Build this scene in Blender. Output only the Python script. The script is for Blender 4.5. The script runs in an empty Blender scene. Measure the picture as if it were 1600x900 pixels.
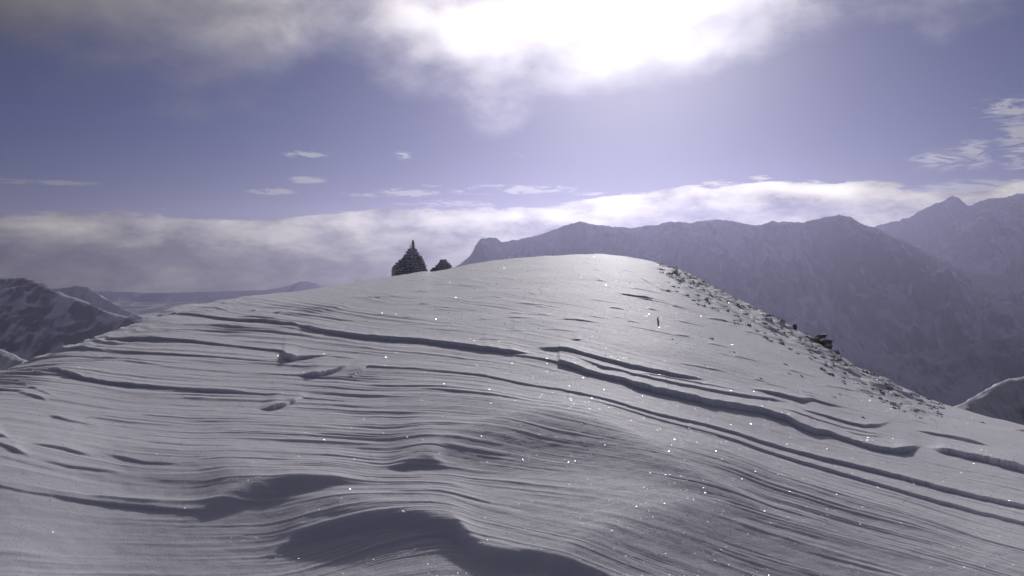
import bpy, bmesh, math, random
import numpy as np
from mathutils import Vector, Matrix

R = math.radians
F = 1280.0            # focal length in photo pixels (1600 px wide frame)
HV = 390.0            # level of the eye in the photo
EYE = 1.6
sc = bpy.context.scene
C = sc.collection

# ------------------------------------------------------------------ camera
cam_d = bpy.data.cameras.new('camera')
cam_d.sensor_width = 36.0
cam_d.lens = 36.0 * F / 1600.0
cam_d.shift_y = -(450.0 - HV) / 1600.0
cam_d.clip_start = 0.05
cam_d.clip_end = 100000.0
cam = bpy.data.objects.new('camera', cam_d)
cam.rotation_euler = (R(90), 0, 0)
C.objects.link(cam)
sc.camera = cam

# ------------------------------------------------------------------ sun, sky, exposure
SUN_AZ, SUN_EL = 8.2, 16.6        # degrees right of the view axis, above the horizon
sun_dir = Vector((math.sin(R(SUN_AZ)) * math.cos(R(SUN_EL)), math.cos(R(SUN_AZ)) * math.cos(R(SUN_EL)), math.sin(R(SUN_EL))))
sd = bpy.data.lights.new('sun', 'SUN')
sd.energy = 4.4
sd.angle = R(0.9)
sd.color = (1.0, 0.955, 0.98)
sun = bpy.data.objects.new('sun', sd)
sun.rotation_euler = sun_dir.to_track_quat('Z', 'Y').to_euler()
sun.location = (0, 0, 50)
C.objects.link(sun)

sc.view_settings.view_transform = 'Standard'
sc.view_settings.look = 'None'
sc.view_settings.exposure = -1.0
sc.view_settings.gamma = 1.0
sc.cycles.volume_bounces = 0
sc.cycles.max_bounces = 6
sc.cycles.diffuse_bounces = 3
sc.cycles.sample_clamp_indirect = 4.0
HAZE = 4.4e-5
VALLEY = -690.0


class N:
    """small expression wrapper over math nodes"""
    nt = None

    def __init__(self, s): self.s = s

    @staticmethod
    def op(o, *a, clamp=False):
        n = N.nt.nodes.new('ShaderNodeMath'); n.operation = o; n.use_clamp = clamp
        for i, x in enumerate(a):
            if isinstance(x, N): N.nt.links.new(x.s, n.inputs[i])
            else: n.inputs[i].default_value = x
        return N(n.outputs[0])

    def __add__(s, o): return N.op('ADD', s, o)
    __radd__ = __add__
    def __sub__(s, o): return N.op('SUBTRACT', s, o)
    def __rsub__(s, o): return N.op('SUBTRACT', o, s)
    def __mul__(s, o): return N.op('MULTIPLY', s, o)
    __rmul__ = __mul__
    def __truediv__(s, o): return N.op('DIVIDE', s, o)
    def exp(s): return N.op('EXPONENT', s)
    def clamp(s): return N.op('ADD', s, 0.0, clamp=True)


def sstep(x, a, b):
    n = N.nt.nodes.new('ShaderNodeMapRange'); n.interpolation_type = 'SMOOTHSTEP'
    N.nt.links.new(x.s, n.inputs[0])
    n.inputs[1].default_value = a; n.inputs[2].default_value = b
    n.inputs[3].default_value = 0.0; n.inputs[4].default_value = 1.0
    return N(n.outputs[0])


def comb(x, y, z):
    n = N.nt.nodes.new('ShaderNodeCombineXYZ')
    for i, v in enumerate((x, y, z)):
        if isinstance(v, N): N.nt.links.new(v.s, n.inputs[i])
        else: n.inputs[i].default_value = v
    return n.outputs[0]


def noise(vec, scale, detail=4.0, rough=0.55, dist=0.0):
    n = N.nt.nodes.new('ShaderNodeTexNoise')
    N.nt.links.new(vec, n.inputs['Vector'])
    n.inputs['Scale'].default_value = scale; n.inputs['Detail'].default_value = detail
    n.inputs['Roughness'].default_value = rough; n.inputs['Distortion'].default_value = dist
    return N(n.outputs[0])


def curve(x, pts, lo, hi, ylo, yhi):
    """piecewise curve of x (range lo..hi) with values ylo..yhi"""
    n = N.nt.nodes.new('ShaderNodeFloatCurve')
    t = (x - lo) / (hi - lo)
    N.nt.links.new(t.clamp().s, n.inputs['Value'])
    c = n.mapping.curves[0]
    P = [((a - lo) / (hi - lo), (b - ylo) / (yhi - ylo)) for a, b in pts]
    c.points[0].location = P[0]; c.points[1].location = P[-1]
    for p in P[1:-1]: c.points.new(*p)
    n.mapping.update()
    return N(n.outputs[0]) * (yhi - ylo) + ylo


def mixc(f, a, b):
    n = N.nt.nodes.new('ShaderNodeMix'); n.data_type = 'RGBA'
    if isinstance(f, N): N.nt.links.new(f.s, n.inputs[0])
    else: n.inputs[0].default_value = f
    for i, v in ((6, a), (7, b)):
        if isinstance(v, (tuple, list)): n.inputs[i].default_value = (*v, 1.0)
        else: N.nt.links.new(v, n.inputs[i])
    return n.outputs[2]


def scalec(col, f):
    """colour (tuple or socket) times a value or a colour"""
    n = N.nt.nodes.new('ShaderNodeVectorMath'); n.operation = 'MULTIPLY'
    for i, v in ((0, col), (1, f)):
        if isinstance(v, N): N.nt.links.new(v.s, n.inputs[i])
        elif isinstance(v, (tuple, list)): n.inputs[i].default_value = v
        elif isinstance(v, (int, float)): n.inputs[i].default_value = (v, v, v)
        else: N.nt.links.new(v, n.inputs[i])
    return n.outputs[0]


def addc(a, b):
    n = N.nt.nodes.new('ShaderNodeVectorMath'); n.operation = 'ADD'
    N.nt.links.new(a, n.inputs[0]); N.nt.links.new(b, n.inputs[1])
    return n.outputs[0]


def az_of(u): return math.degrees(math.atan2(u - 800.0, F))
def el_of(u, v): return math.degrees(math.atan2(HV - v, math.hypot(F, u - 800.0)))


def build_world():
    w = bpy.data.worlds.new('World'); sc.world = w; w.use_nodes = True
    nt = w.node_tree; nt.nodes.clear(); N.nt = nt
    out = nt.nodes.new('ShaderNodeOutputWorld'); bg = nt.nodes.new('ShaderNodeBackground')
    nt.links.new(bg.outputs[0], out.inputs[0])
    sky = nt.nodes.new('ShaderNodeTexSky'); sky.sky_type = 'NISHITA'; sky.sun_disc = False
    sky.sun_elevation = R(SUN_EL); sky.sun_rotation = R(SUN_AZ)
    sky.altitude = 2500; sky.air_density = 1.0; sky.dust_density = 0.6; sky.ozone_density = 3.0
    tc = nt.nodes.new('ShaderNodeTexCoord'); d = tc.outputs['Generated']
    sp = nt.nodes.new('ShaderNodeSeparateXYZ'); nt.links.new(d, sp.inputs[0])
    x, y, z = (N(o) for o in sp.outputs)
    az = N.op('ARCTAN2', x, y) * (180 / math.pi)
    el = N.op('ARCSINE', z) * (180 / math.pi)
    dt = nt.nodes.new('ShaderNodeVectorMath'); dt.operation = 'DOT_PRODUCT'
    nt.links.new(d, dt.inputs[0]); dt.inputs[1].default_value = sun_dir
    ang = N.op('ARCCOSINE', N.op('MINIMUM', N(dt.outputs['Value']), 1.0)) * (180 / math.pi)
    # clear sky: the photograph's white balance is a little violet
    clear = scalec(sky.outputs[0], (0.60, 0.455, 0.67))
    # aureole: thin high veil round the sun
    glow = ((ang * ang) * (-1 / 80.0)).exp() * 9.0 + (ang * (-1 / 11.0)).exp() * 5.2
    clear = addc(clear, scalec((1.0, 0.965, 0.84), glow))
    # cloud brightness falls away from the sun (forward scattering)
    lit = ((ang * ang) * (-1 / 484.0)).exp() * 18.0 + 5.6
    lit_hi = ((ang * ang) * (-1 / 400.0)).exp() * 38.0 + 2.6
    # --- low bank of cloud along the horizon
    v1 = comb(az * 0.055, el * 0.30, 3.1)
    def punch(n, k): return ((n - 0.5) * k + 0.5).clamp()
    n1 = punch(noise(v1, 2.6, 8.0, 0.6, 0.1), 1.7)
    v1b = comb(az * 0.085, el * 0.21, 8.7)
    n1b = punch(noise(v1b, 2.9, 8.0, 0.58, 0.15), 2.8)
    top = [(0, 332), (200, 331), (420, 338), (600, 331), (700, 323), (850, 321), (900, 312), (1000, 298), (1120, 286), (1250, 285), (1400, 290), (1500, 299), (1600, 286)]
    P = [(-60, 2.6)] + [(az_of(u), el_of(u, v)) for u, v in top] + [(60, 4.0)]
    edge = curve(az, P, -60, 60, -2, 8)
    m_low = sstep(edge + (n1 - 0.5) * 1.5 - el, -0.06, 0.18)
    m_low = m_low * (0.84 + 0.4 * n1b).clamp()
    rim = el - edge + 0.55
    low_b = lit * (0.16 + 1.45 * n1b + 0.45 * ((rim * rim) * -3.0).exp()) * (0.55 + 0.45 * sstep(el, -2.5, 2.2) + 0.25 * (n1 - 0.5))
    lumps = None                                    # denser, shaded billows and brighter domes within the bank
    for (u, v, wu, wv, s) in [(1115, 331, 62, 9, -.5), (1250, 322, 26, 5, -.25), (205, 386, 50, 8, -.4), (312, 398, 40, 7, -.35), (60, 408, 60, 9, -.35), (225, 372, 36, 5, .3), (285, 399, 18, 4, .3),
                              (970, 322, 70, 9, .3), (420, 372, 70, 8, .2), (130, 352, 90, 6, .2), (560, 412, 40, 12, -.2), (880, 335, 40, 8, .2), (720, 390, 50, 14, -.12)]:
        ca, ce = az_of(u), el_of(u, v); k = 57.3 / F
        g = (az - ca) / (wu * k) + (n1 - 0.5) * 1.6; h = (el - ce) / (wv * k) + (n1b - 0.5) * 1.6
        t = ((g * g + h * h) * -0.5).exp() * s
        lumps = t if lumps is None else lumps + t
    low_b = low_b * N.op('MAXIMUM', lumps + 1.0, 0.35)
    low_c = scalec((1.07, 1.0, 0.83), low_b)
    # --- high deck of cloud
    v2 = comb(az * 0.05, el * 0.08, 1.3)
    n2 = punch(noise(v2, 2.4, 6.0, 0.52, 0.1), 1.7)
    v2b = comb(az * 0.04, el * 0.06, 5.3)
    n2b = punch(noise(v2b, 4.2, 8.0, 0.56, 0.2), 2.0)
    bot = [(0, 84), (150, 74), (300, 92), (430, 98), (520, 56), (600, 95), (700, 118), (770, 140), (850, 112), (960, 92), (1060, 62), (1150, 28), (1250, -8), (1400, -35), (1600, -60)]
    P = [(-60, 14.0)] + [(az_of(u), el_of(u, v)) for u, v in bot] + [(60, 22.0)]
    edge2 = curve(az, P, -60, 60, 5, 25)
    m_hi = sstep(el - edge2 + (n2 - 0.5) * 6.0, -3.0, 4.2)
    hi_b = lit_hi * (0.70 + 0.62 * n2b) + ((ang * ang) * (-1 / 30.0)).exp() * 12.0
    hi_c = scalec((1.03, 0.97, 1.0), hi_b)
    m_hi = m_hi * (0.55 + 0.75 * n2b).clamp() * (1.0 - 0.35 * sstep(el, 22.0, 45.0)) * (1.0 - 0.45 * sstep(ang, 40.0, 80.0))
    # --- small streaks and scraps
    v3 = comb(az * 0.12, el * 0.6, 6.6)
    n3 = punch(noise(v3, 4.2, 5.0, 0.65, 0.8), 2.4)
    scraps = None
    for (u, v, wu, wv, s) in [(474, 242, 26, 4, 1), (480, 281, 20, 3.5, 1), (425, 299, 24, 4, 1), (70, 285, 75, 3, .8), (630, 243, 12, 6, .6), (800, 297, 75, 5, 1.1),
                              (570, 304, 20, 3, .8), (640, 301, 40, 5, .9), (680, 289, 20, 3, .6), (520, 302, 30, 2, .6), (950, 303, 40, 3, .9), (1470, 250, 30, 12, .8),
                              (1525, 238, 18, 18, .7), (1585, 168, 30, 12, 1), (1600, 222, 22, 26, 1.1), (1550, 298, 60, 11, 1.1), (700, 318, 60, 4, .8), (810, 243, 8, 4, .5)]:
        ca, ce = az_of(u), el_of(u, v); k = 57.3 / F
        g = (az - ca) / (wu * k); h = (el - ce) / (wv * k)
        t = ((g * g + h * h) * -0.5).exp() * s
        scraps = t if scraps is None else N.op('MAXIMUM', scraps, t)
    m_sc = sstep(scraps * (-0.25 + 2.3 * n3), 0.2, 0.9) * 0.75
    sc_c = scalec((0.98, 0.98, 1.0), lit * 1.05)
    c = mixc(m_sc, clear, sc_c)
    c = mixc(m_hi, c, hi_c)
    c = mixc(m_low, c, low_c)
    nt.links.new(c, bg.inputs[0])
    bg.inputs[1].default_value = 0.07
    w.cycles.sampling_method = 'MANUAL'
    w.cycles.sample_map_resolution = 1024


build_world()

# ------------------------------------------------------------------ numeric helpers
rng = np.random.default_rng(7)
random.seed(7)
_perm = rng.permutation(4096)
_gx = np.cos(np.arange(4096) * 2.39996); _gy = np.sin(np.arange(4096) * 2.39996)


def pn(x, y, seed=0):
    """2-D gradient noise, about -0.7..0.7"""
    xi = np.floor(x).astype(np.int64); yi = np.floor(y).astype(np.int64)
    xf = x - xi; yf = y - yi
    u = xf * xf * xf * (xf * (xf * 6 - 15) + 10); v = yf * yf * yf * (yf * (yf * 6 - 15) + 10)

    def g(i, j, dx, dy):
        h = _perm[(_perm[(i + seed * 131) & 4095] + j) & 4095]
        return _gx[h] * dx + _gy[h] * dy
    a = g(xi, yi, xf, yf); b = g(xi + 1, yi, xf - 1, yf)
    c = g(xi, yi + 1, xf, yf - 1); d = g(xi + 1, yi + 1, xf - 1, yf - 1)
    return (a + u * (b - a)) + v * ((c + u * (d - c)) - (a + u * (b - a)))


def fbm(x, y, oct=4, seed=0, gain=0.5):
    s = 0; a = 1.0
    for o in range(oct):
        s = s + a * pn(x * 2 ** o, y * 2 ** o, seed + o * 7); a *= gain
    return s


def ridged(x, y, oct=5, seed=0, gain=0.5):
    s = 0; a = 1.0
    for o in range(oct):
        s = s + a * (1 - 2 * np.abs(pn(x * 2 ** o, y * 2 ** o, seed + o * 5))); a *= gain
    return s


def smooth_knots(pts, sig):
    xs = np.array([p[0] for p in pts], float); ys = np.array([p[1] for p in pts], float)
    g = np.arange(xs[0] - 4 * sig, xs[-1] + 4 * sig + 1, 1.0)
    v = np.interp(g, xs, ys)
    k = np.exp(-0.5 * (np.arange(-3 * sig, 3 * sig + 1) / sig) ** 2); k /= k.sum()
    vp = np.pad(v, len(k) // 2, mode='edge')
    v = np.convolve(vp, k, 'valid')
    return lambda u: np.interp(u, g, v)


def smst(x): x = np.clip(x, 0, 1); return x * x * (3 - 2 * x)


def mesh_from_grid(name, X, Y, Z, mat, smooth=True, attr=None, close=False):
    nr, nc = X.shape
    co = np.stack([X, Y, Z], -1).reshape(-1, 3).astype(np.float32)
    i = np.arange(nr - 1)[:, None] * nc + np.arange(nc - 1)[None, :]
    q = np.stack([i, i + 1, i + nc + 1, i + nc], -1).reshape(-1, 4)
    me = bpy.data.meshes.new(name)
    me.vertices.add(len(co)); me.vertices.foreach_set('co', co.ravel())
    me.loops.add(q.size); me.loops.foreach_set('vertex_index', q.ravel().astype(np.int32))
    me.polygons.add(len(q)); me.polygons.foreach_set('loop_start', (np.arange(len(q)) * 4).astype(np.int32))
    me.polygons.foreach_set('use_smooth', np.full(len(q), smooth))
    me.update(calc_edges=True)
    if mat: me.materials.append(mat)
    if attr:
        for k, v in attr.items():
            a = me.attributes.new(k, 'FLOAT', 'POINT'); a.data.foreach_set('value', v.ravel().astype(np.float32))
    o = bpy.data.objects.new(name, me); C.objects.link(o)
    return o


def tag(o, label=None, cat=None, group=None, kind=None):
    if label: o['label'] = label
    if cat: o['category'] = cat
    if group: o['group'] = group
    if kind: o['kind'] = kind
    return o


# ------------------------------------------------------------------ materials
def new_mat(name):
    m = bpy.data.materials.new(name); m.use_nodes = True
    nt = m.node_tree; N.nt = nt
    b = nt.nodes['Principled BSDF']
    return m, nt, b


def obj_co(nt):
    return nt.nodes.new('ShaderNodeTexCoord').outputs['Object']


def bump(nt, b, h, dist, strength=1.0):
    n = nt.nodes.new('ShaderNodeBump'); n.inputs['Distance'].default_value = dist; n.inputs['Strength'].default_value = strength
    nt.links.new(h.s, n.inputs['Height']); nt.links.new(n.outputs[0], b.inputs['Normal'])


def mat_snow():
    m, nt, b = new_mat('wind_packed_snow')
    co = obj_co(nt)
    n = noise(co, 1.3, 3.0)
    nt.links.new(mixc(n, (0.79, 0.79, 0.845), (0.86, 0.86, 0.90)), b.inputs['Base Color'])
    b.inputs['Roughness'].default_value = 0.7
    b.inputs['Specular IOR Level'].default_value = 0.10
    b.inputs['Subsurface Weight'].default_value = 0.7    # light seeps through the thin wind-cut lips
    b.inputs['Subsurface Radius'].default_value = (0.9, 0.95, 1.0)
    b.inputs['Subsurface Scale'].default_value = 0.045
    b.inputs['Sheen Weight'].default_value = 0.28         # snow scatters light forward at grazing angles
    b.inputs['Sheen Roughness'].default_value = 0.45
    g = noise(co, 140.0, 3.0, 0.6)
    bump(nt, b, g, 0.004, 0.6)
    return m


def mat_flake():
    m, nt, b = new_mat('ice_crystal')
    b.inputs['Base Color'].default_value = (0.85, 0.86, 0.88, 1)
    b.inputs['Roughness'].default_value = 0.24
    b.inputs['Specular IOR Level'].default_value = 1.0
    return m


def mat_rock(name, a, c, snow=0.0, rime_veil=0.0):
    m, nt, b = new_mat(name)
    co = obj_co(nt)
    n = noise(co, 5.0, 5.0, 0.65)
    col = mixc(n, a, c)
    if snow:
        ge = nt.nodes.new('ShaderNodeNewGeometry')
        sp = nt.nodes.new('ShaderNodeSeparateXYZ'); nt.links.new(ge.outputs['Normal'], sp.inputs[0])
        n2 = noise(co, 22.0, 4.0, 0.6)
        k = sstep(N(sp.outputs[2]) + (n2 - 0.5) * 1.3, 1.0 - snow, 1.25 - snow)
        col = mixc(k, col, (0.84, 0.85, 0.87))
    nt.links.new(col, b.inputs['Base Color'])
    if rime_veil:
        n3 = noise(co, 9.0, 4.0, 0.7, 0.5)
        col = mixc(sstep(n3, 0.38, 0.54) * rime_veil, col, (0.8, 0.81, 0.83))  # pale patches: frost on the edge rocks, painted lens veil on the cairns
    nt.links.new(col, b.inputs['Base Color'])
    b.inputs['Roughness'].default_value = 0.85
    bump(nt, b, noise(co, 30.0, 4.0, 0.6), 0.01, 0.7)
    return m


def mat_mountain(name, cover, scale, rock=(0.10, 0.10, 0.105), rock2=(0.20, 0.195, 0.19), snow=(0.78, 0.79, 0.81)):
    """snow lies on the gentler ground and in gullies, bare rock shows on steep faces and ribs"""
    m, nt, b = new_mat(name)
    co = obj_co(nt)
    mp = nt.nodes.new('ShaderNodeMapping'); nt.links.new(co, mp.inputs['Vector'])
    mp.inputs['Scale'].default_value = (1.0, 0.32, 0.42)
    ge = nt.nodes.new('ShaderNodeNewGeometry')
    sp = nt.nodes.new('ShaderNodeSeparateXYZ'); nt.links.new(ge.outputs['Normal'], sp.inputs[0])
    n = noise(mp.outputs[0], 0.0036 * scale, 4.0, 0.5, 0.9)
    n2 = noise(mp.outputs[0], 0.022 * scale, 3.0, 0.55, 0.8)
    k = sstep(N(sp.outputs[2]) * 0.9 + (n - 0.5) * 1.7 + (n2 - 0.5) * 0.2, 0.90 - cover, 1.28 - cover)
    nt.links.new(mixc(k, mixc(n2, rock, rock2), snow), b.inputs['Base Color'])
    b.inputs['Roughness'].default_value = 0.9
    b.inputs['Specular IOR Level'].default_value = 0.15
    bump(nt, b, n * 0.8 + n2 * 0.2, 36.0 / scale, 0.9)
    return m


SNOW = mat_snow()
STONE = mat_rock('cairn_stone', (0.30, 0.295, 0.29), (0.45, 0.44, 0.43), 0.5, 0.9)  # pale patches paint the lens veil over the backlit cairns into the stone colour
FROST = mat_rock('frosted_rock', (0.28, 0.275, 0.27), (0.42, 0.41, 0.40), 0.95, 0.8)
DARKROCK = mat_rock('bare_rock', (0.1, 0.098, 0.095), (0.2, 0.195, 0.19), 0.12)

# ------------------------------------------------------------------ the snow ridge
VS_KNOTS = [(-500, 740), (-200, 650), (-60, 603), (0, 583), (45, 566), (100, 546), (150, 529), (200, 510), (236, 494), (270, 483), (330, 473), (400, 461), (460, 456), (520, 447), (560, 441),
                   (590, 436), (612, 432), (640, 427.5), (660, 424), (676, 425), (692, 422), (712, 418), (730, 413), (780, 406), (850, 400), (935, 397), (980, 401), (1020, 409), (1060, 421), (1100, 442),
                   (1150, 468), (1200, 494), (1240, 515), (1290, 543), (1330, 570), (1360, 585), (1400, 604), (1440, 622), (1480, 635), (1540, 651), (1600, 666), (1700, 690), (2100, 760)]
VS = smooth_knots(VS_KNOTS, 6)
VB = smooth_knots(VS_KNOTS, 45)
_DD = smooth_knots([(-800, 8), (-400, 10), (0, 14), (150, 19), (250, 24), (450, 30), (640, 34), (800, 40), (935, 42), (1050, 36), (1200, 27), (1300, 22), (1400, 18), (1600, 14.5), (2100, 11)], 60)

def DD(u): return 0.72 * _DD(u)


def r_of(D, g):
    """distance at which the ground lies g (slope units) under its skyline"""
    Bq = 2 * EYE / D + g
    return (Bq - np.sqrt(np.maximum(Bq * Bq - 4 * EYE * EYE / (D * D), 0))) / (2 * EYE / (D * D))


def base_z(r, S, D):
    t = r / D - 1
    q = EYE * t * t
    tt = np.maximum(t, 0)
    far = np.where(tt < 1.0, 9.0 * tt ** 3 + 3 * tt ** 2, 12.0 + (tt - 1.0) * D * 0.62)
    return S * r - q * np.where(t > 0, np.where(t < 1.0, 1.0, 1.0 / np.maximum(t, 1) ** 2), 1.0) - far


def crest_w(t): return smst((t - 0.35) / 0.6)      # the finer skyline belongs to the crest only


def ground_at(u, v=None, r=None):
    """point of the undisturbed snow seen at pixel (u, v), or at horizontal distance r"""
    th = math.atan2(u - 800.0, F); c = math.cos(th)
    vb = float(VB(u)); dv = float(VS(u)) - vb; D = float(DD(u))
    if r is None:
        w = 1.0
        for _ in range(4):
            r = float(r_of(D, max(v - vb - dv * w, 0.0) / F * c)); w = float(crest_w(r / D))
    z = float(base_z(np.array(r), (HV - vb - dv * crest_w(r / D)) / F * c, D))
    return Vector((r * math.sin(th), r * c, z)), r * c


# sharp wind-cut edges: (u, v of the foot, thickness in px of the shaded edge)
STEPS = [
    [(232, 497, 1), (272, 491, 4), (301, 493.5, 5), (333, 496.5, 5), (360, 500, 5), (384, 503.5, 6), (411, 504, 5), (436, 507, 5), (444, 510.5, 7), (456, 511, 7), (493, 521, 8), (547, 531, 9), (600, 535.5, 9), (655, 538, 8), (700, 545, 9), (750, 552, 9), (800, 559, 8), (826, 561, 5), (838, 560, 0)],
    [(780, 558, 1), (800, 562, 3), (835, 568, 4), (872, 577, 5), (873, 578, 10), (893, 584, 10), (920, 594.6, 10), (944, 600, 8), (970, 605, 9), (997, 614.6, 12), (1027, 622.6, 12), (1056, 628, 11), (1080, 634.6, 12), (1107, 642.6, 12), (1147, 649, 12), (1179, 653, 11), (1200, 658, 11), (1232, 669, 12), (1253, 680, 11), (1275, 688, 10), (1296, 690, 8), (1320, 698.6, 7), (1349, 708, 8), (1371, 714.6, 8), (1397, 718.6, 9), (1419, 717, 13), (1432, 710, 13), (1443, 705, 7), (1446, 704, 0)],
    [(1442, 704, 2), (1467, 714.6, 10), (1493, 720, 10), (1533, 727.5, 11), (1573, 737, 12), (1600, 744, 12), (1650, 756, 10), (1750, 775, 0)],
    [(827, 545, 3), (851, 553, 7), (888, 557, 6), (912, 564, 5), (960, 576, 6), (1000, 585, 7), (1040, 594.6, 7), (1067, 600, 6), (1093, 602, 4), (1117, 601, 0)],
    [(885, 560, 1), (915, 574.6, 3), (939, 585, 5), (971, 590.6, 3), (987, 596, 3), (1027, 605, 3), (1067, 614.6, 4), (1101, 620, 4), (1133, 626.6, 5), (1160, 630.6, 5), (1200, 634, 4), (1227, 637, 4), (1238, 639, 0)],
    [(981, 594.6, 1.5), (1027, 597, 2), (1067, 605, 2), (1107, 612, 2), (1147, 618.6, 1), (1187, 624, 0)],
    [(1157, 613, 1), (1187, 618.6, 3), (1200, 622.6, 5), (1227, 628, 6), (1253, 636, 7), (1269, 633, 4), (1293, 641, 4), (1333, 647.5, 1)],
    [(1237, 640, 2), (1261, 653, 3), (1293, 662.6, 4), (1320, 670.6, 4), (1347, 677, 5), (1373, 674.6, 4), (1387, 669, 4), (1403, 666, 1)],
    [(1200, 646.6, 1), (1240, 656, 2), (1280, 669, 2), (1320, 680, 2), (1360, 688, 2), (1392, 689, 1)],
    [(1310, 682, 1), (1345, 692, 2), (1392, 694, 1)],
    [(1419, 677, 2), (1453, 685, 4), (1493, 692.5, 5), (1533, 701, 6), (1551, 705, 5), (1554, 706, 0)],
    [(1262, 612, 1), (1293, 606.6, 1.5), (1320, 610.6, 1.5), (1360, 617, 2), (1427, 628, 2)],
    [(1415, 661, 1), (1461, 673, 1)],
    [(1575, 676, 2), (1600, 680, 3), (1650, 690, 3)],
    [(333, 473, 1), (360, 476, 2), (381, 478, 1)],
    [(384, 488, 2), (405, 486, 2)],
    [(408, 493, 1), (427, 490, 2), (445, 490, 2.5), (493, 496, 3), (533, 502.6, 2.5), (573, 505, 1)],
    [(137, 536, 1), (155, 531, 2), (187, 532, 5), (240, 532, 6), (293, 536, 4), (333, 541, 4), (387, 549, 3.5), (440, 556, 4), (446, 568, 13), (456, 571, 13), (469, 568, 8), (493, 565, 4), (520, 560, 2), (531, 557, 0)],
    [(134, 541, 1), (155, 544, 3), (174, 551, 2), (200, 555, 3), (267, 561, 4), (333, 565, 3), (387, 570, 2), (453, 574.6, 2), (470, 575, 0)],
    [(109, 546, 1), (140, 553, 1), (162, 563, 1.2), (211, 573, 1.5), (264, 582, 1.5), (320, 586, 1), (450, 594, 0.6)],
    [(56, 572, 2), (71, 584, 5), (93, 590, 6), (115, 599, 7), (134, 605.5, 6), (171, 612.7, 6), (218, 617, 5), (264, 619.5, 4), (320, 624, 5), (400, 627, 1)],
    [(36, 580, 1), (53, 590, 4), (71.5, 594.6, 2)],
    [(0, 593, 1), (25, 605.5, 2), (47, 616, 2), (71.5, 627, 2), (103, 641, 1)],
    [(15, 617, 1), (34, 626, 2.5), (59, 633.5, 3), (84, 644, 2)],
    [(58, 656, 1), (87, 668, 3), (109, 675.5, 2.5), (170, 688, .5)],
    [(-60, 690, 4), (0, 702, 5), (15.5, 709, 4), (22, 712, 0)],
    [(-60, 702, 2), (0, 718, 3), (25, 731.5, 5), (47, 739, 3), (60, 742, 0)],
    [(24, 714, 1), (62, 720.6, 2.5), (99.5, 727, 3), (124, 733, 3), (160, 738, 1)],
    [(150, 730, .6), (193, 739, 3), (224, 744.6, 2.8), (300, 747, .6)],
    [(50, 741, 1), (109, 751.7, 2.5), (155, 756, 2.5), (210, 761, .5)],
    [(-40, 773, 2), (0, 778, 2), (37, 784, 2), (78, 788, 2), (118, 794, 3), (171, 799, 3.6), (249, 803, 4), (290, 806, 4), (345, 808, 0)],
    [(464, 594.6, 3), (475, 596, 11), (499, 595.5, 10), (520, 589, 7), (539, 581, 4), (555, 572, 3), (573, 567.5, 1)],
    [(538, 593, 9), (549, 597, 13), (557, 592, 9), (573, 581, 3), (620, 583, 2), (650, 585, 2), (700, 590, 2), (750, 597, 3), (800, 608, 3), (870, 622, 3), (933, 637, 3), (1013, 659, 4), (1093, 677, 4), (1200, 707, 5), (1280, 729, 6), (1387, 755, 6), (1467, 774, 7), (1547, 790, 7), (1640, 810, 6)],
    [(401, 652, 5), (411, 654.6, 9), (427, 652.5, 8), (448, 646.6, 7), (467, 637, 6), (476, 630, 3), (493, 618.6, 1)],
    [(900, 636, 1), (1000, 662, 2), (1100, 690, 3), (1200, 720, 4), (1280, 744, 5), (1360, 768, 5), (1440, 790, 5), (1493, 802, 5), (1600, 828, 5), (1700, 850, 3)],
    [(980, 431, 1), (997, 432.5, 1.5), (1013, 441.6, 1.5), (1038, 454, 1.5), (1070, 458.6, 1)],
    [(955, 457, 1), (980, 462, 3), (1013, 467.5, 4), (1029, 468, 1)],
    [(960, 507, .6), (980, 511.6, 1), (1030, 521.6, 1), (1080, 533, 1), (1103, 539, .6)],
    [(1088, 478, 1), (1127, 483, 2), (1140, 486, 1)], [(1097, 496.6, 1.5), (1127, 501.6, 3), (1148, 508, 2)],
    [(645, 515, 1), (700, 521, 1.5), (732, 522, 1)], [(760, 416, 1), (800, 411, 1.5), (835, 408, 1)], [(700, 421, .8), (740, 419, 1.2)],
    [(720, 470, .8), (750, 466, 1), (790, 462, .8)], [(888, 536, 1), (903, 538, 2.5), (915, 535, .5)], [(790, 474, 1), (850, 478, 1.2), (900, 486, .8)],
    [(1290, 571, 1.5), (1310, 578, 2), (1325, 585, 1)], [(1228, 545, 1), (1270, 558, 2), (1305, 571, 2), (1325, 577, 1)],
    [(1040, 571, 1), (1100, 581, 1.5), (1147, 590, 1.5)], [(1048, 525, 1), (1080, 530, 2), (1083, 531, 1)], [(808, 491, 1), (850, 495, 1.6), (872, 498, .8)],
]
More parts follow.
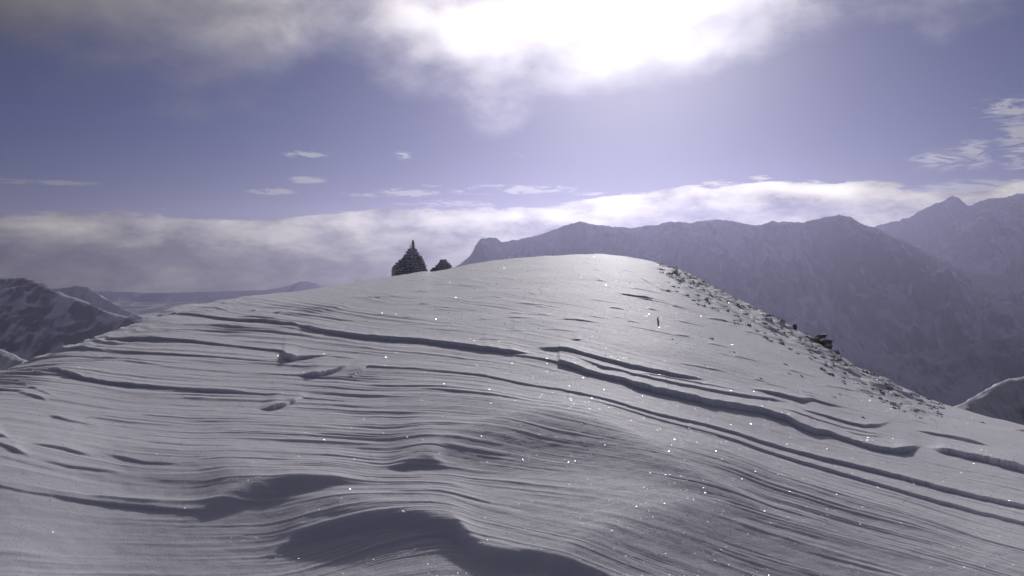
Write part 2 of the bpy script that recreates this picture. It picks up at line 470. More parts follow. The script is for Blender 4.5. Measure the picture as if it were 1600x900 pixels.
# broad soft drifts: (u, v of the foot, px from foot to brow), height in metres, decay length
SOFT = [
    ([(280, 824, 6), (330, 818, 22), (360, 811, 24), (390, 804, 24), (425, 797, 22), (470, 789, 18), (510, 783, 14), (550, 775, 8), (600, 768, 3)], .046, .8),
    ([(600, 744, 2), (635, 742, 8), (655, 739, 13), (672, 737, 11), (705, 738, 3)], .036, .5),
    ([(390, 884, 3), (425, 868, 8), (460, 850, 12), (508, 842, 16), (578, 832, 18), (613, 828, 18), (644, 829, 20), (687, 834, 24), (712, 842, 30), (730, 864, 32), (750, 878, 30), (775, 884, 28), (840, 886, 24), (871, 894, 22), (950, 918, 20), (1050, 955, 16), (1200, 1010, 4)], .045, .65),
    ([(590, 745, 4), (670, 752, 44), (740, 752, 74), (800, 745, 82), (860, 742, 88), (930, 752, 84), (1000, 768, 66), (1080, 790, 40), (1220, 830, 16)], .15, 2.6),
    ([(980, 722, 10), (1020, 742, 34), (1060, 752, 48), (1110, 762, 50), (1180, 790, 50), (1260, 815, 46), (1400, 850, 40), (1550, 900, 30)], .042, 2.0),
    ([(800, 950, 40), (950, 915, 100), (1100, 905, 115), (1300, 935, 120), (1500, 960, 110), (1690, 990, 100), (2300, 1150, 60)], .085, 3.0),
    ([(-700, 980, 100), (-89, 905, 165), (100, 900, 180), (250, 895, 175), (400, 890, 140), (560, 880, 90), (760, 870, 40)], .12, 3.0),
    ([(540, 695, 10), (600, 680, 30), (700, 672, 40), (760, 668, 36), (860, 655, 6)], .022, 2.0),
]
FU = [0, 60, 120, 200, 300, 450, 600, 700, 800, 950, 1100, 1300, 1450, 1600]
FLOW = [
    [430, 415, 408, 402, 400, 420, 450, 460, 470, 495, 530, 585, 620, 640],
    [520, 505, 498, 492, 493, 509, 535, 545, 558, 601, 641, 691, 722, 744],
    [575, 556, 545, 556, 565, 575, 585, 590, 607, 640, 680, 735, 775, 810],
    [590, 592, 601, 616, 622, 628, 632, 640, 655, 690, 725, 790, 830, 870],
    [700, 718, 730, 742, 748, 750, 748, 740, 743, 768, 805, 855, 890, 930],
    [780, 786, 795, 800, 803, 803, 785, 777, 800, 850, 890, 940, 970, 1010],
    [880, 885, 888, 890, 892, 884, 840, 822, 842, 888, 930, 990, 1030, 1080],
    [1010, 1010, 1010, 1010, 1010, 1000, 970, 960, 970, 1000, 1040, 1100, 1140, 1190]]
FREF = [450, 535, 585, 632, 746, 790, 845, 970]


def build_ridge():
    # columns: dense across the view, coarse round the back
    tv = np.arctan((np.arange(-90, 1691, 2.0) - 800.0) / F)
    side_r = tv[-1] + np.cumsum(np.linspace(0.004, 0.12, 60)); side_r = side_r[side_r < math.pi - 0.02]
    side_l = tv[0] - np.cumsum(np.linspace(0.004, 0.12, 60)); side_l = side_l[side_l > -math.pi + 0.02]
    th = np.concatenate([[-math.pi], side_l[::-1], tv, side_r, [math.pi]])
    u = 800 + F * np.tan(np.clip(th, -1.05, 1.05))
    uc = np.clip(u, -480, 2080)
    vs = VB(uc); DV = VS(uc) - vs; D = DD(uc); co = np.cos(np.clip(th, -1.05, 1.05))
    S = (HV - vs) / F * co
    wrap = smst((np.abs(th) - 0.7) / 1.2)          # behind the camera the ridge simply carries on falling gently
    S = S * (1 - wrap) + (-0.16) * wrap; D = D * (1 - wrap) + 12.0 * wrap
    nr = 1380
    t = np.linspace(0, 1, nr)
    gap = 560 * t ** 1.55
    extra = np.array([600, 680, 800, 1000, 1400, 2200, 4000])
    gap = np.concatenate([gap, extra])
    g = gap[:, None] / F * np.ones_like(co)[None, :] * np.where(np.abs(th) < 1.05, co, 0.5)[None, :]
    r_in = r_of(D[None, :], g)
    k = np.concatenate([np.linspace(0.02, 1.0, 60), np.linspace(1.1, 3, 20), np.geomspace(3.4, 60, 16)])[::-1]
    r_out = D[None, :] * (1 + k[:, None])
    r = np.concatenate([r_out, r_in], 0)
    v = np.concatenate([vs[None, :] - 8 * k[:, None], vs[None, :] + gap[:, None]], 0)
    cw = crest_w(r / D[None, :])
    v = v + DV[None, :] * cw
    wr = 1 - wrap
    Z = base_z(r, S[None, :] - (DV / F * co * wr)[None, :] * cw, D[None, :])
    vsf = vs + DV
    U = np.broadcast_to(u[None, :], r.shape)
    THm = np.broadcast_to(th[None, :], r.shape)
    X = r * np.sin(THm); Y = r * np.cos(THm)
    # metres of ground per photo pixel
    mpp = np.clip(np.abs(np.gradient(r, axis=0)) / np.maximum(np.abs(np.gradient(v, axis=0)), 1e-3), 0.003, 0.09)
    view = (np.abs(th) < 1.0)
    H = np.zeros_like(r)
    # gentle swell of the ground
    H += 0.03 * fbm(X * 0.35, Y * 0.35, 3, 3) * smst((r - 1.0) / 3)
    H -= 0.05 * smst((6.5 - r) / 5.0)               # the slope steepens towards the photographer
    # --- flow-aligned striations
    phi = np.zeros_like(r)
    Fc = [smooth_knots(list(zip([-600] + FU + [2200], [f[0] + 40] + f + [f[-1] + 150])), 25)(uc) for f in FLOW]
    Fc = np.array(Fc)
    Fx = np.concatenate([Fc[:1] - 400, Fc, Fc[-1:] + 800], 0)
    fr = np.array([50] + FREF + [1770], float)
    for j in range(len(th)):
        phi[:, j] = np.interp(v[:, j], Fx[:, j], fr)
    wob = 3.2 * fbm(X * 0.7, Y * 0.5, 3, 21) + 0.9 * fbm(X * 3.0, Y * 1.5, 2, 23)
    ph = phi + wob
    up = X / np.maximum(r, 2) * 6.0 + Y * 0.02
    st = 0
    for lam, a, al, sd_ in ((30, .16, .5, 31), (14, .26, .6, 37), (7.5, .6, .7, 41), (4.3, 1.35, .8, 47), (2.6, 1.8, 1.1, 53), (1.7, 1.5, 1.6, 57)):
        n = pn(ph / lam, up * al, sd_)
        n = pn(ph / lam - 0.35 * n, up * al, sd_)   # steep lee noses face the camera
        n = n + 0.5 * np.abs(n)                      # flat treads, sharper noses
        gate = np.clip(0.45 + 2.0 * pn(ph / (lam * 4.0), up * al * 0.8, sd_ + 3), 0.04, 1.6)
        st = st + a * lam * n * gate
    low = smst((phi - 440) / 130)                    # wind-scoured flank, smoother crown
    right = smst((U - 650) / 300) * smst((640 - phi) / 60)
    ampl = 0.07 * (0.22 + 0.78 * low + 0.45 * smst((phi - 690) / 110)) * (1 - 0.35 * right) * (1 + 0.35 * smst((700 - U) / 300))
    patch = np.clip(0.95 + 1.1 * fbm(X * 0.55, Y * 0.4, 3, 91), 0.55, 1.6)
    H += ampl * patch * st * mpp * smst((r - 0.5) / 1.0)
    # grainy rasped surface
    H += 0.0022 * fbm(X * 9, Y * 9, 3, 61) * smst((r - 1) / 1)
    # --- wind-cut edges
    uu = u
    def add_step(pts, hfun=None, hmet=None, L=None, soft=False, ragged=1.0):
        a = np.array(pts, float)
        m = np.where((uu > a[0, 0]) & (uu < a[-1, 0]) & view)[0]
        if len(m) == 0: return
        us = uu[m]
        vl = np.interp(us, a[:, 0], a[:, 1]); tk = np.interp(us, a[:, 0], a[:, 2])
        if soft:
            hk = 40 if L > 1.5 else 11
            if len(m) > 3 * hk:
                ker = np.hanning(2 * hk + 3)[1:-1]; ker /= ker.sum()
                vl = np.convolve(np.pad(vl, hk, mode='reflect', reflect_type='odd'), ker, 'valid')
                tk = np.convolve(np.pad(tk, hk, mode='edge'), ker, 'valid')
        ln = a[-1, 0] - a[0, 0]; ew = (min(0.36 * ln, 240.0) if L > 1.5 else min(0.3 * ln, 90.0)) if soft else min(0.33 * ln, 40.0)
        ends = smst((us - a[0, 0]) / ew) * smst((a[-1, 0] - us) / ew)
        cth = co[m]
        wq = np.ones(len(m))
        for _ in range(4):
            gg = np.maximum(vl - vs[m] - DV[m] * wq, 0.3)
            Rl = r_of(D[m], gg / F * cth); wq = crest_w(Rl / D[m])
        if soft:
            Rt = r_of(D[m], np.maximum(gg - np.maximum(tk, 2), 0.2) / F * cth)
            w = (Rt - Rl)
            h = hmet * (1 - np.exp(-tk / 14.0)) * ends
            h2 = w * (0.085 if L > 1.5 else 0.65)
            h = (np.maximum(h, 1e-5) ** -2.5 + np.maximum(h2, 1e-5) ** -2.5) ** -0.4
        else:
            rag = fbm(us * 0.05, us * 0 + pts[0][0], 2, 71) * 0.9 + fbm(us * 0.17, us * 0 + pts[0][1], 2, 73) * 0.45
            h = np.maximum(tk, 0.0) * Rl / (F * 1.32) * ends * (1 + 0.12 * fbm(us * 0.05, us * 0 + 3.3, 2, 77))
            Rl = Rl + ragged * rag * h * 0.9
            ip = np.clip((np.maximum(gg, .3) / 560.0) ** (1 / 1.55), .01, 1)
            rowpx = 560 * 1.55 * ip ** .55 / nr
            w = np.maximum(0.30 * h, 1.8 * rowpx * Rl * Rl / (EYE * F * np.maximum(1 - (Rl / D[m]) ** 2, .05)))
            w = np.minimum(w, np.maximum(2.0 * h, .01))
            L = None
        LL = (6 * h + 0.10) if L is None else np.full_like(h, L)
        dd = r[:, m] - Rl[None, :]
        s = smst(dd / w[None, :])
        tail = np.exp(-np.maximum(dd - w[None, :], 0) / LL[None, :])
        H[:, m] += h[None, :] * s * tail
        if not soft:                                # slight scour hollow at the foot
            H[:, m] -= (0.12 * h)[None, :] * np.exp(np.minimum(dd, 0) / (2.5 * h + 0.02)[None, :]) * (dd <= 0)
            H[:, m] -= (0.12 * h)[None, :] * (dd > 0) * np.exp(-np.maximum(dd, 0) / np.maximum(w, 1e-3)[None, :])
    for pts, hm, L in SOFT: add_step(pts, hmet=hm, L=L, soft=True)
    for pts in STEPS: add_step(pts)
    # many slight wind edges on the crown of the ridge
    rs = random.Random(11)
    for k_ in range(95):
        u0 = rs.uniform(560, 1330); vs0 = float(VS(u0)); v0 = vs0 + 8 + rs.random() ** 1.2 * 125
        if v0 > np.interp(u0, [560, 700, 850, 1000, 1330], [520, 535, 545, 575, 640]): continue
        ln = rs.uniform(18, 80); sl = np.interp(u0, [560, 760, 900, 1100, 1330], [-0.02, 0.02, 0.12, 0.2, 0.28]) + rs.uniform(-.04, .04)
        tk = rs.uniform(0.6, 1.9)
        add_step([(u0, v0, tk * .4), (u0 + ln * .3, v0 + ln * .3 * sl - rs.random() * 1.5, tk), (u0 + ln, v0 + ln * sl, tk * .3)])
    for k_ in range(50):                             # and on the scoured left flank
        u0 = rs.uniform(-40, 700); vmin = float(VS(u0)) + 20; v0 = rs.uniform(vmin, 860)
        ph0 = np.interp(v0, [float(np.interp(u0, FU, f)) for f in FLOW], FREF)
        ln = rs.uniform(40, 240); tk = rs.uniform(0.5, 1.7)
        pts = []
        for q in (0, .2, .45, .7, 1):
            uq = u0 + ln * q
            vq = np.interp(ph0, FREF, [float(np.interp(uq, FU, f)) for f in FLOW])
            pts.append((uq, vq, tk * (0.3, 1, 1, .8, .2)[int(q * 4 + .5) if q != .2 else 1]))
        add_step(pts)
    # rough tussocky edge on the right
    edge = smst((U - 1030) / 60) * smst((1480 - U) / 60) * smst((46 - (v - vsf[None, :])) / 36) * smst((v - vsf[None, :] + 14) / 6)
    H += edge * (0.085 * np.maximum(fbm(X * 2.2, Y * 1.5, 3, 81), -0.1) + 0.03 * np.abs(fbm(X * 6, Y * 4, 3, 83)))
    # small roughness along the whole skyline
    sk = np.exp(-((v - vsf[None, :]) / 5.0) ** 2) * (v > vsf[None, :] - 4)
    H += sk * 0.02 * fbm(X * 1.7, Y * 0.6, 3, 87)
    Z = Z + H
    # far foot of the ridge ends at the valley floor
    o = mesh_from_grid('snow_ridge', X[::-1], Y[::-1], np.maximum(Z, VALLEY - 20)[::-1], SNOW)
    tag(o, 'wind-carved snow ridge filling the foreground', None, None, 'structure')
    # patch under the photographer's feet
    ring = np.stack([X[-1], Y[-1], Z[-1]], -1)
    bm = bmesh.new(); c0 = bm.verts.new((0, 0, float(ring[:, 2].mean()) - 0.0))
    vv = [bm.verts.new(p) for p in ring[:-1:4]]
    for i in range(len(vv)): bm.faces.new((c0, vv[i], vv[(i + 1) % len(vv)]))
    return o, th, vs, D, co, X, Y, Z, v, u, nr, bm, r


ridge, TH, VSc, Dc, COc, GX, GY, GZ, GV, GU, NR, foot_bm, GR = build_ridge()
foot_bm.normal_update()
foot_me = bpy.data.meshes.new('trodden_snow'); foot_bm.to_mesh(foot_me); foot_bm.free(); foot_me.materials.append(SNOW)
foot = bpy.data.objects.new('trodden_snow', foot_me); C.objects.link(foot); foot['kind'] = 'structure'
N_OUT = GR.shape[0] - (NR + 7)


def snow_z(u, v):
    """height of the finished snow at photo pixel (u, v) and the point itself"""
    j = int(np.argmin(np.abs(GU - u) + (np.abs(TH) > 1.0) * 1e6))
    i = int(np.argmin(np.abs(GV[N_OUT:, j] - v))) + N_OUT
    return Vector((GX[i, j], GY[i, j], GZ[i, j]))


def build_crystals(count=280000):
    """loose ice crystals lying on the crust: tiny facets, every one tilted its own way"""
    cols = np.where(np.abs(TH) < 0.60)[0]
    j = rng.choice(cols, count)
    tt = rng.random(count)
    i = N_OUT + np.clip((NR * (tt ** 0.62)).astype(int), 20, NR - 1)
    r = GR[i, j]
    p = np.stack([GX[i, j], GY[i, j], GZ[i, j]], -1)
    p += rng.normal(0, 1, (count, 3)) * np.array([1, 1, 0]) * (r * 0.0008)[:, None]
    s = np.minimum(r, 26) * 0.00020 * (0.35 + rng.gamma(1.3, 0.6, count))
    p[:, 2] += 0.7 * s + 0.0012
    tl = rng.normal(0, 1, (count, 2)) * np.where(rng.random(count) < 0.12, 0.15, 0.4)[:, None]
    n = np.stack([tl[:, 0], tl[:, 1], np.ones(count)], -1); n /= np.linalg.norm(n, axis=1)[:, None]
    a = rng.random(count) * 6.283
    t1 = np.stack([np.cos(a), np.sin(a), np.zeros(count)], -1)
    t1 -= n * (t1 * n).sum(1)[:, None]; t1 /= np.linalg.norm(t1, axis=1)[:, None]
    t2 = np.cross(n, t1)
    vs_ = []
    for k in range(3):
        c, q = math.cos(k * 2.0944), math.sin(k * 2.0944)
        vs_.append(p + (t1 * c + t2 * q) * s[:, None])
    co = np.stack(vs_, 1).reshape(-1, 3).astype(np.float32)
    me = bpy.data.meshes.new('ice_crystals')
    me.vertices.add(count * 3); me.vertices.foreach_set('co', co.ravel())
    me.loops.add(count * 3); me.loops.foreach_set('vertex_index', np.arange(count * 3, dtype=np.int32))
    me.polygons.add(count); me.polygons.foreach_set('loop_start', (np.arange(count) * 3).astype(np.int32))
    me.update(calc_edges=True); me.materials.append(mat_flake())
    o = bpy.data.objects.new('ice_crystals', me); C.objects.link(o)
    tag(o, 'glittering loose ice crystals on the snow crust', None, None, 'stuff')


build_crystals()

# ------------------------------------------------------------------ valley floor and mountains
BOX_R = 13600.0


def build_valley():
    a = np.linspace(0, 2 * math.pi, 97); rr = np.array([1, 600, 1500, 3000, 4500, 6500, 8500, 10500, 12900])
    A, Q = np.meshgrid(a, rr)
    X = Q * np.sin(A); Y = Q * np.cos(A)
    Z = VALLEY + 60 * fbm(X / 2500, Y / 2500, 3, 5) * smst((12600 - Q) / 3000)
    o = mesh_from_grid('valley_floor', X, Y, Z, mat_mountain('valley_ground', 0.12, 0.6, (0.05, 0.055, 0.05), (0.09, 0.09, 0.08)))
    tag(o, 'hazy snow-patched valley floor far below', None, None, 'structure')


build_valley()


def mountain(name, label, sil, dist, mat, run, slope=0.62, relief=120.0, wave=900.0, jag=1.0, seed=1, back=0.8, nc=400, nrw=100, toward=(0.0, -1.0), dist2=None, floor=VALLEY - 30, crown=0.0):
    """a ridge whose crest follows the skyline points at its distance; flanks fall both ways, cut by ribs and gullies"""
    a = np.array(sil, float)
    ug = np.linspace(a[0, 0], a[-1, 0], nc)
    vg = np.interp(ug, a[:, 0], a[:, 1])
    dg = np.full(nc, float(dist)) if dist2 is None else np.interp(ug, [a[0, 0], a[-1, 0]], [dist, dist2])
    px = dg / F
    vg = vg + jag * (fbm(ug * 0.06, ug * 0 + seed, 4, seed) * 2.2 + np.abs(fbm(ug * 0.17, ug * 0 + seed * 2.1, 3, seed + 3)) * -1.6)
    cx = (ug - 800) / F * dg; cy = dg; cz = (HV - vg) / F * dg
    fr = np.concatenate([-np.linspace(1, 0.02, 16) ** 1.3 * back, np.linspace(0, 1, nrw) ** 1.35])
    Dn = fr[:, None] * run * np.ones(nc)[None, :]
    tx, ty = toward
    X = cx[None, :] + tx * Dn + 0.06 * wave * fbm(Dn / wave * 2, cx[None, :] / wave, 3, seed + 11) * smst(np.abs(Dn) / (0.3 * wave))
    Y = cy[None, :] + ty * Dn
    ad = np.abs(Dn)
    rib = ridged(X / wave + 0.15 * Dn / wave, Dn / (wave * 2.6) + 3.7, 5, seed + 20, 0.52)
    fine = ridged(X / (wave * .3), Y / (wave * .4), 5, seed + 40, 0.55)
    grow = smst(ad / (0.5 * wave))
    crest = cz[None, :]
    dz = slope * ad * (ad / (ad + crown) if crown else 1.0)
    Z = crest - dz + relief * (rib - 1.55) * grow + 0.16 * relief * (fine - 1.2) * smst(ad / (0.12 * wave))
    Z = np.maximum(Z, floor + 10 * fbm(X / 400, Y / 400, 2, 9))
    Z = np.minimum(Z, crest - (0.02 if crown else 0.12) * ad)
    o = mesh_from_grid(name, X[::-1], Y[::-1], Z[::-1], mat)
    return tag(o, label, None, None, 'structure')


M_RANGE = mat_mountain('range_snow_and_rock', 0.42, 1.0, (0.2, 0.2, 0.205), (0.27, 0.265, 0.26), (0.58, 0.59, 0.61))
M_FAR = mat_mountain('far_range_snow_and_rock', 0.40, 0.7, (0.2, 0.2, 0.205), (0.27, 0.265, 0.26), (0.58, 0.59, 0.61))
M_LEFT = mat_mountain('wooded_rock_and_snow', 0.36, 2.2, (0.045, 0.05, 0.045), (0.09, 0.09, 0.085))
M_SPUR = mat_mountain('spur_snow_and_rock', 0.70, 6.0, (0.16, 0.157, 0.155), (0.25, 0.245, 0.24))

mountain('mountain_range', 'long jagged snowy mountain range behind the ridge', [(690, 432), (720, 412), (735, 400), (743, 384), (752, 372), (763, 371), (775, 373), (783, 379), (800, 376), (840, 368), (862, 361), (880, 353), (905, 347), (935, 352), (985, 357), (1020, 352), (1050, 347), (1085, 348), (1120, 343), (1150, 347), (1175, 352), (1190, 352), (1208, 345), (1216, 348), (1230, 347), (1250, 348), (1285, 341), (1312, 336), (1330, 340), (1350, 352), (1362, 354), (1400, 372), (1450, 395), (1490, 417), (1520, 425), (1548, 422), (1575, 436), (1600, 455), (1700, 520), (1850, 600)],
         6200, M_RANGE, 2600, 0.52, 420, 1000, 1.2, 4)
mountain('distant_peak', 'pointed snowy peak rising behind the right end of the range', [(1250, 400), (1340, 366), (1370, 353), (1400, 346), (1420, 340), (1440, 328), (1465, 318), (1478, 311), (1488, 306), (1500, 312), (1510, 320), (1520, 322), (1532, 314), (1545, 310), (1570, 309), (1588, 304), (1600, 303), (1650, 292), (1720, 300), (1850, 330)],
         9000, M_FAR, 3200, 0.45, 430, 1200, 1.2, 8)
mountain('foothill', 'lower snowy slopes at the foot of the long mountain range', [(1050, 600), (1150, 575), (1260, 556), (1330, 548), (1400, 556), (1480, 545), (1560, 530), (1640, 520), (1800, 500)],
         3500, M_RANGE, 900, 0.6, 90, 450, 1.0, 37)
mountain('dark_mountain', 'dark rocky mountain with snow patches beyond the left slope', [(-300, 470), (-120, 446), (-40, 436), (0, 435), (28, 434), (36, 433), (45, 436), (60, 441), (80, 452), (100, 460), (130, 470), (165, 487), (195, 495), (225, 502), (300, 520), (400, 560)],
         5200, M_LEFT, 2000, 0.55, 120, 520, 0.7, 13, crown=60.0)
mountain('hazy_hill', 'hazy snow-streaked hill behind the dark mountain', [(-100, 445), (60, 452), (94, 451), (118, 447), (135, 449), (160, 465), (190, 482), (220, 496), (300, 520), (420, 560)],
         6800, M_FAR, 1900, 0.4, 90, 600, 0.8, 17)
mountain('far_hill', 'faint blue hill far beyond the valley', [(60, 462), (150, 455), (240, 458), (330, 456), (420, 453), (450, 447), (470, 440), (480, 439), (495, 444), (520, 452), (600, 450), (700, 446), (800, 445)],
         11200, M_FAR, 2200, 0.3, 60, 900, 0.6, 19)
mountain('snow_spur', 'near snowy spur dropping at the far left edge', [(-260, 500), (-60, 540), (0, 546), (18, 553), (30, 560), (48, 568), (90, 592), (160, 640)],
         700, M_SPUR, 420, 0.75, 22, 90, 0.5, 23, nc=200, floor=-400, crown=25.0)
mountain('snow_spur', 'small spur with a bright snow rim at the right edge', [(1400, 690), (1490, 640), (1505, 632), (1520, 623), (1545, 609), (1562, 600), (1575, 593), (1590, 591), (1610, 588), (1650, 578), (1800, 560)],
         480, M_SPUR, 320, 0.85, 16, 70, 0.5, 29, nc=240, floor=-330, crown=22.0)


# ------------------------------------------------------------------ stones
def stone_mesh(seed, sx, sy, sz, n=16, name='stone'):
    rs = random.Random(seed); bm = bmesh.new()
    for _ in range(n):
        d = Vector((rs.uniform(-1, 1), rs.uniform(-1, 1), rs.uniform(-1, 1)))
        m = max(abs(d.x), abs(d.y), abs(d.z)); d /= m
        d = d * rs.uniform(.78, 1.0)
        bm.verts.new((d.x * sx, d.y * sy, d.z * sz))
    res = bmesh.ops.convex_hull(bm, input=bm.verts)
    loose = [v for v in bm.verts if not v.link_faces]
    bmesh.ops.delete(bm, geom=loose, context='VERTS')
    me = bpy.data.meshes.new(name); bm.to_mesh(me); bm.free()
    return me


def with_mat(me, m): me.materials.append(m); return me


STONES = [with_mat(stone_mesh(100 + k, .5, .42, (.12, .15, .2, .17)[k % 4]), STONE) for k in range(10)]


def cairn(name, label, rows, base_u, base_v, extra, layer, dist_extra, seed):
    """drystone cairn: courses of flat stones follow the outline rows (v, left u, right u)"""
    rs = random.Random(seed)
    Dc_ = float(DD(base_u)); th = math.atan2(base_u - 800.0, F)
    rr = Dc_ + dist_extra
    p0, y0 = ground_at(base_u, r=rr)
    px = y0 / F
    zb = (HV - base_v) * px
    root = bpy.data.objects.new(name, None); C.objects.link(root)
    root.location = (p0.x, y0, min(p0.z, zb)); root.empty_display_size = 0.3
    tag(root, label, 'cairn')
    rv = np.array(rows, float)[::-1]                # bottom first
    hz = (rows[-1][0] - rv[:, 0]) * px + (zb - root.location.z)
    hl = (rv[:, 1] - base_u) * px; hr = (rv[:, 2] - base_u) * px
    # packed rubble heart so no daylight shows between the courses
    bm = bmesh.new(); rings = []
    hs = np.concatenate([[-0.1], hz])
    for h in hs:
        l = np.interp(h, hz, hl); r_ = np.interp(h, hz, hr); cx = (l + r_) / 2; hw = (r_ - l) / 2 * 0.80
        rings.append([bm.verts.new((cx + hw * math.cos(a) * rs.uniform(.9, 1.02), hw * math.sin(a) * rs.uniform(.9, 1.02), h - 0.02)) for a in [k * math.tau / 14 for k in range(14)]])
    for a, b in zip(rings, rings[1:]):
        for k in range(14): bm.faces.new((a[k], a[(k + 1) % 14], b[(k + 1) % 14], b[k]))
    bm.faces.new(rings[-1])
    bmesh.ops.recalc_face_normals(bm, faces=bm.faces)
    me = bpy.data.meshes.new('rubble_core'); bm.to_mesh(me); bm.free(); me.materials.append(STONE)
    core = bpy.data.objects.new('rubble_core', me); C.objects.link(core); core.parent = root
    h = -0.02
    while h < hz[-1] - 0.01:
        lh = layer * rs.uniform(.8, 1.25)
        l = np.interp(h + lh * .6, hz, hl); r_ = np.interp(h + lh * .6, hz, hr); cx = (l + r_) / 2; hw = (r_ - l) / 2
        a = rs.random() * 6
        end = a + math.tau
        while a < end:
            s = rs.uniform(.10, .22) * (1 if hw > .22 else .7)
            ca = a + s / max(hw, .1) / 2
            rad = max(hw - s * 0.40 + rs.uniform(-.012, .012), 0.02)
            o = bpy.data.objects.new('stone', rs.choice(STONES)); C.objects.link(o); o.parent = root
            o.location = (cx + rad * math.cos(ca), rad * math.sin(ca), h + lh * .5)
            o.scale = (s * rs.uniform(.8, 1.0), s * rs.uniform(.9, 1.2), lh / .3 * rs.uniform(.9, 1.25))
            o.rotation_euler = (rs.uniform(-.09, .09), rs.uniform(-.09, .09), ca + math.pi / 2 + rs.uniform(-.25, .25))
            a += s / max(hw, .1) * rs.uniform(.8, 1.0)
        h += lh
    top = hz[-1]
    for (nm, pts, dy) in extra:                     # upright slabs: outline in pixels, with real thickness
        bm = bmesh.new()
        P = [((u - base_u) * px, (base_v - v) * px + (zb - root.location.z)) for u, v in pts]
        f = [bm.verts.new((x + rs.uniform(-.006, .006), -dy * rs.uniform(.7, 1), z)) for x, z in P]
        b = [bm.verts.new((x + rs.uniform(-.01, .01), dy * rs.uniform(.7, 1), z)) for x, z in P]
        bm.faces.new(f); bm.faces.new(b[::-1])
        for k in range(len(P)): bm.faces.new((f[k], b[k], b[(k + 1) % len(P)], f[(k + 1) % len(P)]))
        bmesh.ops.recalc_face_normals(bm, faces=bm.faces)
        bmesh.ops.bevel(bm, geom=bm.edges[:], offset=.008, segments=1, affect='EDGES')
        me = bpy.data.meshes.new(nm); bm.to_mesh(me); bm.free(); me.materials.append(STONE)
        o = bpy.data.objects.new(nm, me); C.objects.link(o); o.parent = root
    return root


big = cairn('stone_cairn', 'large pointed stone cairn with two upright slabs on top', [(391.2, 637, 651.3), (393.5, 635, 653), (397, 632, 656), (402.5, 629.5, 660), (405, 627, 661), (408, 623.5, 662.5), (411, 619.5, 664), (416, 614.5, 666), (421, 612, 667.6), (434, 611.5, 671)],
            641, 433, [('upright_slab', [(642.5, 393), (643.2, 384), (643.8, 377), (645, 374.8), (646.6, 375.2), (647.6, 381), (648.2, 388), (648.4, 393)], .07),
                       ('upright_slab', [(640.4, 393), (640.6, 387), (640.0, 382.6), (640.8, 382.2), (642, 386), (642.8, 393)], .04)], .075, 3.6, 5)
small = cairn('stone_cairn', 'small low stone cairn beside the large pointed one', [(405.5, 687.5, 698), (409, 686, 699), (411.5, 684, 702.5), (416, 679.5, 706), (420, 674, 710), (427, 667, 716)],
              691, 427, [], .07, 2.2, 9)

# rough rocks along the right-hand edge
SLAB = [with_mat(stone_mesh(300 + k, .5, .45, .36, 18, 'rock'), FROST) for k in range(8)]
BARE = [with_mat(stone_mesh(340 + k, .5, .45, .34, 14, 'rock'), DARKROCK) for k in range(6)]
rs = random.Random(3)

# the dark outcrop
p, y = ground_at(1284, 543)
outc = bpy.data.objects.new('rock_outcrop', None); C.objects.link(outc)
px = y / F
outc.location = (p.x, y, p.z)
tag(outc, 'dark angular rock outcrop jutting from the right edge of the ridge', 'rock outcrop')
for (u, v, wu, hv, rot, me) in [(1272, 530, 20, 9, .2, 0), (1283, 527, 27, 8, -.18, 1), (1288, 533, 22, 10, .15, 4), (1293, 539, 16, 8, -.3, 2), (1301, 546, 16, 9, -.1, 3), (1306, 550, 10, 10, .3, 4), (1283, 538, 30, 12, .5, 5), (1262, 526, 14, 6, .3, 2), (1297, 549, 22, 10, .5, 1)]:
    o = bpy.data.objects.new('boulder', BARE[me]); C.objects.link(o); o.parent = outc
    o.location = ((u - 1284) * px, rs.uniform(-.1, .2), (HV - v) * px - p.z)
    o.scale = (wu * px * .85, wu * px * .75, hv * px * 1.15); o.rotation_euler = (rs.uniform(-.2, .2), rot, rs.uniform(-.6, .6))


def lone_rock(u, v, w, h, label, mesh, group=None, sink=.25):
    p = snow_z(u, v); y = p.y; px = y / F
    o = bpy.data.objects.new('rock', mesh); C.objects.link(o)
    o.location = (p.x, p.y, p.z + h * px * (.5 - sink))
    o.scale = (w * px, w * px * rs.uniform(.7, 1.0), h * px * 1.45)
    o.rotation_euler = (rs.uniform(-.2, .2), rs.uniform(-.3, .3), rs.uniform(0, 6))
    tag(o, label, 'rock', group)
    return o


lone_rock(1242, float(VS(1242)) + 1, 9, 13, 'small dark pointed rock standing alone up-slope of the rock outcrop', BARE[2], sink=.1)
lone_rock(1054, float(VS(1054)) + 9, 10, 9, 'dark rounded rock at the top of the right edge of the ridge', SLAB[1])
lone_rock(1220, float(VS(1220)) + 2, 18, 8, 'snow-capped low rock above the small pointed rock', SLAB[2])
G = 'frost-covered stones along the right edge of the ridge'
for k in range(26):
    u = rs.uniform(1035, 1440); off = rs.random() ** 1.6 * 34 + .5
    w = rs.uniform(4, 11); h = w * rs.uniform(.3, .6)
    if 1255 < u < 1310 and off < 12: continue
    lone_rock(u, float(VS(u)) + off, w, h, 'frost-covered stone half buried along the rough right edge of the ridge', SLAB[k % 8], G, .62)


# tufts of frosted grass
def mat_grass():
    m, nt, b = new_mat('frosted_grass')
    n = noise(obj_co(nt), 14.0, 3.0)
    nt.links.new(mixc(sstep(n, .42, .6), (0.26, 0.25, 0.23), (0.74, 0.74, 0.75)), b.inputs['Base Color'])
    b.inputs['Roughness'].default_value = .8
    return m


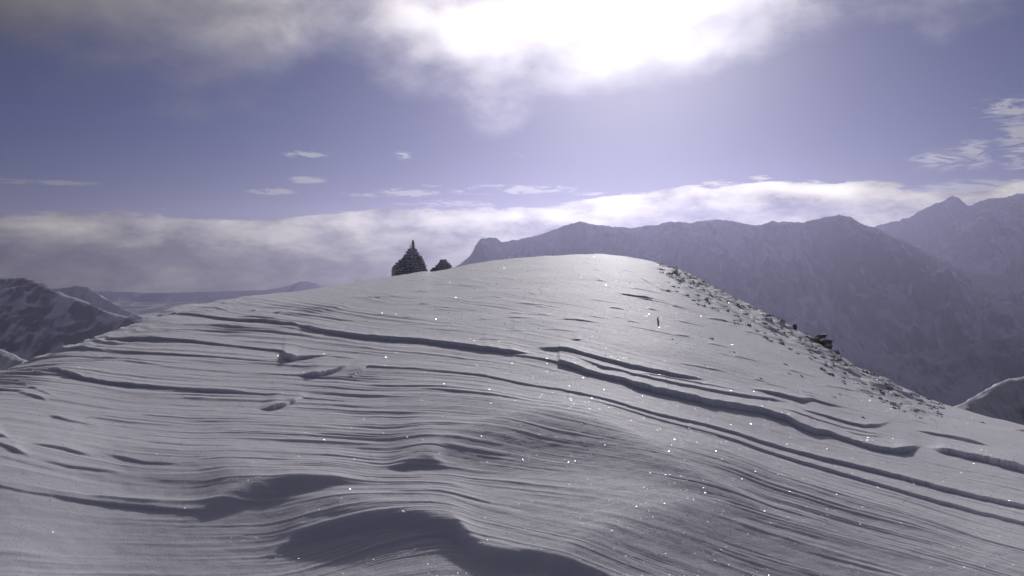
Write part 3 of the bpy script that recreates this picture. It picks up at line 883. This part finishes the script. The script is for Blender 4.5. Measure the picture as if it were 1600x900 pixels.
def build_grass():
    V, Fc = [], []
    rg = random.Random(17)
    def tuft(u, v, w, h, n):
        p = snow_z(u, v); px = p.y / F
        for _ in range(n):
            a = rg.random() * 6.283; q = rg.random() ** .5 * w * .5 * px
            b = Vector((p.x + q * math.cos(a), p.y + q * math.sin(a) * 1.5, p.z - .01))
            ln = h * px * rg.uniform(.4, 1.1); le = Vector((rg.gauss(0, .5) - .25, rg.gauss(0, .4), 1)).normalized() * ln
            wd = Vector((math.cos(a), math.sin(a), 0)) * rg.uniform(.006, .014)
            k = len(V); V.extend([b - wd, b + wd, b + le * .6 + wd * .6, b + le]); Fc.append((k, k + 1, k + 2, k + 3))
    for u, v, w in [(1145, 554, 8), (1246, 590, 16), (1230, 587, 9), (1344, 599, 18), (1362, 602, 10), (1448, 634, 22), (1462, 648, 18), (1531, 660, 14), (1219, 534, 9), (1166, 506, 8), (1089, 462, 12), (1104, 466, 8), (1047, 533, 10), (1056, 541, 6), (1186, 598, 8), (1310, 620, 9), (1302, 627, 8), (1361, 609, 14), (1225, 571, 9), (1110, 531, 8), (1380, 606, 14), (1400, 612, 16), (1345, 660, 12)]:
        tuft(u, v, w, rg.uniform(1.6, 3.2), 50)
    for _ in range(300):
        u = rg.uniform(1030, 1470); off = rg.random() ** 1.8 * 40
        tuft(u, float(VS(u)) + off + .6, rg.uniform(6, 18), rg.uniform(1.8, 4.2), rg.randint(20, 60))
    me = bpy.data.meshes.new('frosted_grass'); me.from_pydata([tuple(v) for v in V], [], Fc); me.update(); me.materials.append(mat_grass())
    o = bpy.data.objects.new('frosted_grass', me); C.objects.link(o)
    tag(o, 'frost-covered grass tufts along the right edge', None, None, 'stuff')


build_grass()


def build_twig():
    p = snow_z(1029, 507); px = p.y / F
    bm = bmesh.new(); prev = None
    for k, (dx, h, r_) in enumerate([(0, -.04, .011), (.004, 3.5 * px, .010), (-.003, 7 * px, .008), (.003, 11 * px, .004)]):
        ring = [bm.verts.new((dx + r_ * math.cos(a), r_ * math.sin(a), h)) for a in [q * math.tau / 6 for q in range(6)]]
        if prev:
            for q in range(6): bm.faces.new((prev[q], prev[(q + 1) % 6], ring[(q + 1) % 6], ring[q]))
        prev = ring
    bm.faces.new(prev)
    me = bpy.data.meshes.new('twig'); bm.to_mesh(me); bm.free(); me.materials.append(DARKROCK)
    o = bpy.data.objects.new('twig', me); o.location = p; C.objects.link(o)
    tag(o, 'thin dark twig sticking straight up out of the snow', 'twig')


build_twig()


# ------------------------------------------------------------------ the air
def build_haze():
    bm = bmesh.new(); bmesh.ops.create_cube(bm, size=1.0)
    zt, zb = 640.0, VALLEY - 75.0
    for v in bm.verts:
        v.co = (v.co.x * 2 * BOX_R, v.co.y * 2 * BOX_R, zt if v.co.z > 0 else zb)
    me = bpy.data.meshes.new('haze'); bm.to_mesh(me); bm.free()
    m = bpy.data.materials.new('haze_air'); m.use_nodes = True; nt = m.node_tree
    nt.nodes.remove(nt.nodes['Principled BSDF'])
    pv = nt.nodes.new('ShaderNodeVolumePrincipled')
    pv.inputs['Color'].default_value = (0.65, 0.655, 0.97, 1)
    pv.inputs['Density'].default_value = HAZE
    pv.inputs['Anisotropy'].default_value = 0.68
    nt.links.new(pv.outputs[0], nt.nodes['Material Output'].inputs['Volume'])
    me.materials.append(m)
    o = bpy.data.objects.new('haze', me); C.objects.link(o); o['kind'] = 'stuff'


build_haze()
